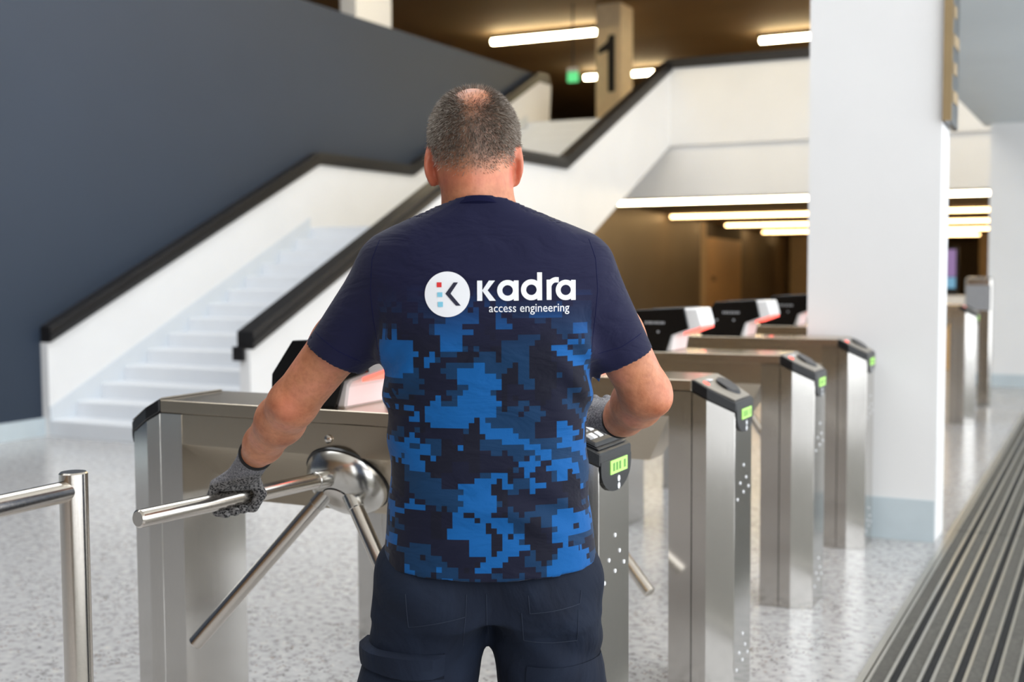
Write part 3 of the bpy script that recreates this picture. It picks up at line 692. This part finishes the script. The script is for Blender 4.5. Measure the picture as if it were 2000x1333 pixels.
def hems(X, Y, Z):
    h1 = Z-(.828+.30*X*X)                                        # waist hem
    h2 = -((X+.318)*ddL[0]+(Y-.06)*ddL[1]+(Z-1.246)*ddL[2])+ np.where(X > -.235, 1., 0.)
    h3 = -((X-.272)*ddR[0]+(Y-.04)*ddR[1]+(Z-1.236)*ddR[2])+ np.where(X < .225, 1., 0.)
    h4 = (1.557-.42*(Y+.07)-1.0*(X+.015)**2)-Z+np.where(np.abs(X+.015) > .16, 1., 0.)
    return np.minimum(np.minimum(h1, h4), np.minimum(h2, h3))
hd = hems(X, Y, Z)
cav = np.maximum(f0+.0075, hd-.035)
F.f = np.maximum(np.maximum(f0, -hd), -cav).astype(np.float32)
V, Q = F.mesh(2)
shirt = make_obj('t_shirt', V, Q, jersey, person); shirt['label'] = 'navy t-shirt with blue pixel camouflage back'
a = np.interp(V[:, 2], zz, aa); b_ = np.interp(V[:, 2], zz, bb); cx = np.interp(V[:, 2], zz, cxs); cy = np.interp(V[:, 2], zz, cyy)
th = np.arctan2((V[:, 0]-cx)/a, -(V[:, 1]-cy)/b_)
xs_ = V[:, 0]
uvx = np.where(np.abs(th) < .9, xs_, np.sign(th)*(.168+(np.abs(th)-.9)*.15))
uvl = shirt.data.uv_layers.new(name='UVMap')
li = np.empty(len(shirt.data.loops), np.int32); shirt.data.loops.foreach_get('vertex_index', li)
uvl.data.foreach_set('uv', np.stack([uvx[li]+2, V[li, 2]+2], 1).astype(np.float32).ravel())
dT = torso(V[:, 0], V[:, 1], V[:, 2]); dS = np.minimum(slL[0](V[:, 0], V[:, 1], V[:, 2]), slR[0](V[:, 0], V[:, 1], V[:, 2]))
body_m = np.where((V[:, 2] > 1.2) & (np.abs(V[:, 0]+.005) > .205), 0., 1.)*np.where((dS < dT-.004) & (V[:, 2] > 1.2), 0., 1.)
attr(shirt, 'print_area', (1-smst(V[:, 2], 1.24, 1.40))*body_m)
# collar band
bm_ = MB()
ring = []
for k in range(48):
    a_ = 2*math.pi*k/48; r_ = .083; x = -.014+r_*1.0*math.sin(a_); y = .004-.087*math.cos(a_)
    zc_ = 1.553-.42*(y+.07)-1.0*(x+.015)**2
    ring.append((x, y, zc_))
vs = []; fs = []
for (x, y, z) in ring:
    ox, oy = (x+.014), (y-.004); l_ = math.hypot(ox, oy); ox /= l_; oy /= l_
    for (dr_, dz) in ((-.002, .003), (.003, .003), (.009, -.008), (.003, -.016)): vs.append((x+ox*dr_, y+oy*dr_, z+dz))
for k in range(48):
    for j in range(4): fs.append((k*4+j, k*4+(j+1) % 4, ((k+1) % 48)*4+(j+1) % 4, ((k+1) % 48)*4+j))
cl = MB().add(vs, fs).build('collar', rib_m, shirt, smooth=True)

# print on the back, laid on the cloth
bv = BVHTree.FromPolygons([Vector(p) for p in V], Q.tolist())
def on_cloth(name, polys, mat, off_, cuts=2):
    bm = bmesh.new()
    for poly in polys:
        bm.faces.new([bm.verts.new((p[0], 0, p[1])) for p in poly])
    bmesh.ops.triangulate(bm, faces=bm.faces)
    for _ in range(cuts):
        long = [e for e in bm.edges if e.calc_length() > .006]
        if long: bmesh.ops.subdivide_edges(bm, edges=long, cuts=1); bmesh.ops.triangulate(bm, faces=bm.faces)
    for v_ in bm.verts:
        h = bv.ray_cast(Vector((v_.co.x, -1, v_.co.z)), Vector((0, 1, 0)))
        if h[0]: v_.co.y = h[0].y-off_
    me = bpy.data.meshes.new(name); bm.to_mesh(me); bm.free(); me.materials.append(mat)
    o = bpy.data.objects.new(name, me); COL.objects.link(o); o.parent = shirt; return o
PXM = .000963
px = lambda u, v_: (-.0156+(u-935)*PXM, 1.3623-(v_-587)*PXM)
def ringp(cu, cv, ro, ri, a0=0, a1=360, n_=36):
    out = []
    for k in range(n_):
        t0 = math.radians(a0+(a1-a0)*k/n_); t1 = math.radians(a0+(a1-a0)*(k+1)/n_)
        f_ = lambda r_, t_: px(cu+r_*math.cos(t_), cv-r_*math.sin(t_))
        out.append([f_(ri, t0), f_(ro, t0), f_(ro, t1), f_(ri, t1)])
    return out
def rectp(u0, v0, u1, v1): return [[px(u0, v0), px(u1, v0), px(u1, v1), px(u0, v1)]]
def discp(cu, cv, r_, n_=48):
    out = []
    for j in range(8):
        for k in range(n_):
            t0 = 2*math.pi*k/n_; t1 = 2*math.pi*(k+1)/n_; ra, rb = r_*j/8, r_*(j+1)/8
            P_ = [px(cu+ra*math.cos(t0), cv+ra*math.sin(t0)), px(cu+rb*math.cos(t0), cv+rb*math.sin(t0)), px(cu+rb*math.cos(t1), cv+rb*math.sin(t1)), px(cu+ra*math.cos(t1), cv+ra*math.sin(t1))]
            out.append(P_[:1]+P_[1:3] if j == 0 else P_)
    return out
on_cloth('logo_disc', discp(873.5, 575, 44.5), mark_w, .0016, 0)
z2 = lambda a_, b__: px(580+a_/2.666, 380+b__/2.666)
on_cloth('logo_mark', [[z2(773, 516), z2(816, 458), z2(839, 458), z2(800, 516)], [z2(773, 516), z2(800, 516), z2(853, 579), z2(828, 579)]], print_n, .0026)
on_cloth('logo_square', rectp(853, 551.5, 862.5, 561), print_r, .0026); on_cloth('logo_square', rectp(854, 571, 864, 580), print_b, .0026); on_cloth('logo_square', rectp(855, 589.5, 865, 599.5), print_b, .0026)
let = {
 'letter_k': rectp(932, 548.5, 942, 588)+[[px(941, 569), px(955, 548.5), px(967, 548.5), px(952, 568)], [px(941, 567), px(952, 567), px(968.5, 588), px(956, 588)]],
 'letter_a': ringp(991.5, 568, 20.5, 10.3)+rectp(1003.5, 548.5, 1013, 588),
 'letter_d': ringp(1038, 567, 20.5, 10.3)+rectp(1049.5, 533, 1059, 587.5),
 'letter_r': rectp(1068, 547.5, 1077.5, 587)+ringp(1088, 563, 20.5, 10.5, 95, 165, 10)+[[px(1085, 542.6), px(1092, 543), px(1092, 553), px(1085, 553)]],
 'letter_a.001': ringp(1106, 568, 20, 10.3)+rectp(1116.5, 548.5, 1126, 588)}
for k, p_ in let.items(): on_cloth(k.split('.')[0], p_, mark_w, .0016, 1)
def cloth_seam(pts, r=.0007, n_=14):
    P_ = []
    for (a_, b__) in zip(pts, pts[1:]):
        for k in range(n_+1):
            x = a_[0]+(b__[0]-a_[0])*k/n_; z = a_[1]+(b__[1]-a_[1])*k/n_
            h = bv.ray_cast(Vector((x, -1, z)), Vector((0, 1, 0)))
            if h[0]: P_.append(h[0])
    mb = MB()
    for p, q in zip(P_, P_[1:]):
        if 1e-5 < (q-p).length < .03: mb.lathe(p, q-p, [(0, r), ((q-p).length, r)], 5)
    mb.build('seam', seam_m, shirt)
cloth_seam([(-.208, 1.478), (-.222, 1.44), (-.226, 1.38), (-.222, 1.32), (-.214, 1.265)]); cloth_seam([(.196, 1.478), (.208, 1.44), (.212, 1.38), (.207, 1.32), (.200, 1.26)])
cloth_seam([(-.348, 1.297), (-.30, 1.262), (-.255, 1.238)]); cloth_seam([(.303, 1.292), (.26, 1.266), (.215, 1.254)])
# small line of lettering
cu = bpy.data.curves.new('tagline', 'FONT'); cu.body = 'access engineering'; cu.size = 1; cu.resolution_u = 3
to = bpy.data.objects.new('tagline_curve', cu); COL.objects.link(to); bpy.context.view_layer.update()
tm = bpy.data.meshes.new_from_object(to.evaluated_get(bpy.context.evaluated_depsgraph_get())); bpy.data.objects.remove(to)
tv = np.array([v_.co[:] for v_ in tm.vertices]); x0, x1 = tv[:, 0].min(), tv[:, 0].max()
ua, ub = 955, 1113; sc_ = (ub-ua)*PXM/(x1-x0); ox, oz = px(ua, 610)
for v_ in tm.vertices:
    x = ox+(v_.co.x-x0)*sc_; z = oz+v_.co.y*sc_*1.12
    h = bv.ray_cast(Vector((x, -1, z)), Vector((0, 1, 0))); v_.co = (x, (h[0].y if h[0] else -.12)-.0016, z)
tm.materials.append(mark_w); to = bpy.data.objects.new('tagline', tm); COL.objects.link(to); to.parent = shirt

# trousers
F = Field((-.30, -.19, .03), (.28, .20, .93), .006)
pz = np.array([.60, .70, .80, .90, 1.0]); pa = np.array([.215, .228, .212, .185, .17]); pb = np.array([.10, .125, .130, .115, .10])
def pelvis(X, Y, Z):
    a = np.interp(Z, pz, pa); b_ = np.interp(Z, pz, pb); n_ = 2.4
    x, y = X+.003, Y-.012
    return np.maximum((((np.abs(x)/a)**n_+(np.abs(y)/b_)**n_)**(1/n_)-1)*np.minimum(a, b_), .735-Z)
F.add((pelvis, np.array((-.24, -.15, .70)), np.array((.24, .17, .95))), .01)
for sx, pts in ((-1, [(-.112, .005, .79, .120), (-.139, .005, .587, .108), (-.150, .03, .30, .092), (-.158, .03, .05, .085)]), (1, [(.110, .005, .79, .114), (.118, .005, .587, .101), (.124, .035, .30, .090), (.130, .04, .05, .085)])):
    for p, q in zip(pts, pts[1:]): F.add(rc(p[:3], q[:3], p[3], q[3]), .03)
    F.add(el((sx*.095, -.055, .775), (.090, .072, .085)), .03)
X, Y, Z = F.grid()
fold = .004*np.sin((Z*1.0+np.abs(X)*.9)*55)*np.exp(-((Z-.66)/.10)**2)+.003*np.sin((Z-.5*X)*80+2*np.sin(X*30))*np.exp(-((Z-.5)/.12)**2)+.0025*np.sin((Z+.7*X)*42+1)
F.f = np.maximum(F.f+fold, np.maximum(Z-.90, .05-Z)).astype(np.float32)
V, Q = F.mesh(2)
tr = make_obj('trousers', V, Q, twill, person); tr['label'] = 'dark navy cargo work trousers'
bvt = BVHTree.FromPolygons([Vector(p) for p in V], Q.tolist())
def seam(pts, name='seam', mat=stitch, r=.0008, n_=26):
    vs = []
    for (a_, b__) in zip(pts, pts[1:]):
        for k in range(n_): vs.append((a_[0]+(b__[0]-a_[0])*k/n_, a_[1]+(b__[1]-a_[1])*k/n_))
    vs.append(pts[-1]); P_ = []
    for (x, z) in vs:
        h = bvt.ray_cast(Vector((x, -1, z)), Vector((0, 1, 0)))
        if h[0]: P_.append(h[0]-Vector((0, .0006, 0)))
    mb = MB()
    for p, q in zip(P_, P_[1:]):
        if (q-p).length > 1e-5: mb.lathe(p, q-p, [(0, r), ((q-p).length, r)], 5)
    return mb.build(name, mat, tr)
seam([(-.005, .80), (-.004, .69)]); seam([(-.155, .735), (-.045, .757), (-.043, .80)]); seam([(-.155, .735), (-.160, .80)])
seam([(.075, .80), (.078, .765), (.175, .775), (.178, .80)]); seam([(.062, .765), (.066, .705), (.12, .70), (.17, .70), (.172, .765)])
seam([(-.045, .755), (-.052, .69)])
# cargo pocket on the left thigh, reaching round the side
def pocket(cx, cz, w, hgt, name, th=.016, side=-1):
    vs = []; NX, NZ = 10, 8; grid_ = {}
    out = []
    for lay in (0, 1):
        for i in range(NX+1):
            for j in range(NZ+1):
                ang = math.radians(-25+(120*i/NX)); z = cz+hgt*(j/NZ-.5)
                c_ = Vector((cx, .01, z)); d_ = Vector((side*math.sin(ang), -math.cos(ang), 0))
                h = bvt.ray_cast(c_+d_*.4, -d_); p = h[0] if h[0] else c_+d_*.1
                e_ = min(1, min(i, NX-i)/1.0, min(j, NZ-j)/1.0)
                out.append(p+d_*((th if lay else -.006)*(1 if lay == 0 else .35+.65*e_)))
    n1_ = (NX+1)*(NZ+1); fs = []
    id_ = lambda l, i, j: l*n1_+i*(NZ+1)+j
    for i in range(NX):
        for j in range(NZ):
            fs += [(id_(1, i, j), id_(1, i+1, j), id_(1, i+1, j+1), id_(1, i, j+1)), (id_(0, i, j), id_(0, i, j+1), id_(0, i+1, j+1), id_(0, i+1, j))]
    for i in range(NX): fs += [(id_(0, i, 0), id_(0, i+1, 0), id_(1, i+1, 0), id_(1, i, 0)), (id_(0, i, NZ), id_(1, i, NZ), id_(1, i+1, NZ), id_(0, i+1, NZ))]
    for j in range(NZ): fs += [(id_(0, 0, j), id_(1, 0, j), id_(1, 0, j+1), id_(0, 0, j+1)), (id_(0, NX, j), id_(0, NX, j+1), id_(1, NX, j+1), id_(1, NX, j))]
    return MB().add(out, fs).build(name, twill, tr, smooth=True)
pocket(-.14, .56, .12, .17, 'cargo_pocket'); pocket(-.14, .655, .12, .05, 'pocket_flap', .019)
pocket(.12, .55, .12, .20, 'cargo_pocket', .010, 1)
for sx, c_ in ((-1, (-.158, .05, 0)), (1, (.13, .06, 0))):
    G = Field((c_[0]-.09, c_[1]-.15, 0), (c_[0]+.09, c_[1]+.24, .14), .006)
    G.add(el((c_[0], c_[1]+.07, .045), (.05, .14, .05)), .02); G.add(el((c_[0], c_[1]-.05, .06), (.043, .07, .065)), .02)
    G.f = np.maximum(G.f, .004-G.ax[2][None, None, :]).astype(np.float32)
    v_, q_ = G.mesh(1); make_obj('shoe', v_, q_, shoe_m, person)

# gloves
def toL(p):
    d = Vector(p)-PO; c_, s_ = math.cos(-PR), math.sin(-PR); return np.array((d.x*c_-d.y*s_, d.x*s_+d.y*c_, d.z))
bar_o = toL((XC, 2.63+.03, .873)); bdir = toL(Vector((XC, 2.66, .873))+Vector((-.09, -1, .012)).normalized())-bar_o
hc = bar_o+bdir*.405
wv_ = np.array((0, 0, 1.))-bdir*bdir[2]; wv_ /= np.linalg.norm(wv_)
nv = np.cross(bdir, wv_); nv = nv if nv[1] < 0 else -nv       # side of the bar that faces the camera
def on_bar(off_, phi, r_):      # phi from the top towards the far side
    p_ = math.radians(phi); return hc+bdir*off_+(wv_*math.cos(p_)-nv*math.sin(p_))*r_
WL = np.array(WRL)
G = Field(hc-np.array((.13, .14, .08)), hc+np.array((.16, .14, .20)), .0023)
for i, (off_, rr_, ext) in enumerate(((-.042, .0112, 0), (-.017, .0115, 6), (.008, .0112, 0), (.032, .0102, -12))):
    k1 = on_bar(off_+.006, 18, .040); k2 = on_bar(off_+.004, 85, .0345); k3 = on_bar(off_, 150, .0325); k4 = on_bar(off_-.002, 212+ext, .0325)
    base_ = WL+(hc+bdir*off_*.45-WL)*.30+np.array((0, 0, .004))
    G.add(rc(base_, k1, .019, .0145), .012); G.add(rc(k1, k2, rr_+.0025, rr_+.001), .006); G.add(rc(k2, k3, rr_+.001, rr_), .004); G.add(rc(k3, k4, rr_, rr_-.001), .004)
t0 = WL+(hc-WL)*.25-bdir*.012; t1 = on_bar(-.055, -20, .047); t2 = on_bar(-.058, -80, .037); t3 = on_bar(-.048, -138, .035)
G.add(rc(t0, t1, .020, .0165), .012); G.add(rc(t1, t2, .016, .014), .006); G.add(rc(t2, t3, .014, .0115), .004)
G.add(rc(on_bar(-.035, -25, .036), on_bar(.025, -5, .036), .016, .014), .010)
arm_d = (np.array(WRL)-np.array(ELL)); arm_d /= np.linalg.norm(arm_d)
G.add(rc(WL-arm_d*.012, WL+(hc-WL)*.35, .0385, .034), .015)
X, Y, Z = G.grid()
cut = (X-(WL-arm_d*.012)[0])*arm_d[0]+(Y-(WL-arm_d*.012)[1])*arm_d[1]+(Z-(WL-arm_d*.012)[2])*arm_d[2]
G.f = np.maximum(G.f, -cut).astype(np.float32)
V, Q = G.mesh(1)
gl = make_obj('glove', V, Q, glove_m, person); gl['label'] = 'grey knit glove with black dotted palm gripping the bar'
dd = V-hc; rel_w = dd@wv_; rel_n = dd@nv
attr(gl, 'coating', 1-smst(rel_w-.25*rel_n, .040, .050))
def cuff(c_, ax_, r_, name='cuff'):
    return MB().lathe(Vector(c_)-Vector(ax_)*.004, ax_, [(0, r_-.001), (.001, r_+.002), (.007, r_+.002), (.009, r_-.001)], 36).build(name, cuff_m, person, smooth=True)
cuff(WL-arm_d*.014, arm_d, .0385)
# right hand rests on the keypad of the nearest turnstile
WRv = np.array(WRR); kp = toL((XC+.65, 2.63+.13, 1.078))
hd_ = np.array((.205, .425, 1.098)); arm_r = WRv-np.array(ELR); arm_r /= np.linalg.norm(arm_r)
G = Field((.06, .19, 1.01), (.36, .62, 1.18), .0024)
fdir = hd_-WRv; fdir /= np.linalg.norm(fdir); sdv = np.cross(fdir, (0, 0, 1)); sdv /= np.linalg.norm(sdv)
for i, (o_, l_) in enumerate(((-.034, .062), (-.011, .072), (.012, .067), (.034, .052))):
    k1 = WRv+fdir*.095+sdv*o_*1.05+np.array((0, 0, .020)); k2 = k1+fdir*l_*.55+sdv*o_*.25+np.array((0, 0, .002)); k3 = k2+fdir*l_*.5+sdv*o_*.15+np.array((0, 0, -.018))
    G.add(rc(WRv+fdir*.02+sdv*o_*.5+np.array((0, 0, .008)), k1, .019, .0145), .012); G.add(rc(k1, k2, .0125, .0115), .006); G.add(rc(k2, k3, .0115, .010), .004)
k1 = WRv+fdir*.055+sdv*-.042+np.array((0, 0, -.004)); G.add(rc(WRv+fdir*.02-sdv*.015, k1, .020, .016), .012); G.add(rc(k1, k1+fdir*.045-sdv*.018+np.array((0, 0, -.004)), .014, .0115), .006)
G.add(rc(WRv-arm_r*.012, WRv+fdir*.05, .0375, .033), .015)
X, Y, Z = G.grid(); c_ = WRv-arm_r*.010
G.f = np.maximum(G.f, -((X-c_[0])*arm_r[0]+(Y-c_[1])*arm_r[1]+(Z-c_[2])*arm_r[2])).astype(np.float32)
V, Q = G.mesh(1)
gr = make_obj('glove', V, Q, glove_m, person); gr['label'] = 'grey knit glove resting on the keypad'
attr(gr, 'coating', 1-smst(V[:, 2], 1.055, 1.07))
cuff(WRv-arm_r*.012, arm_r, .0375)
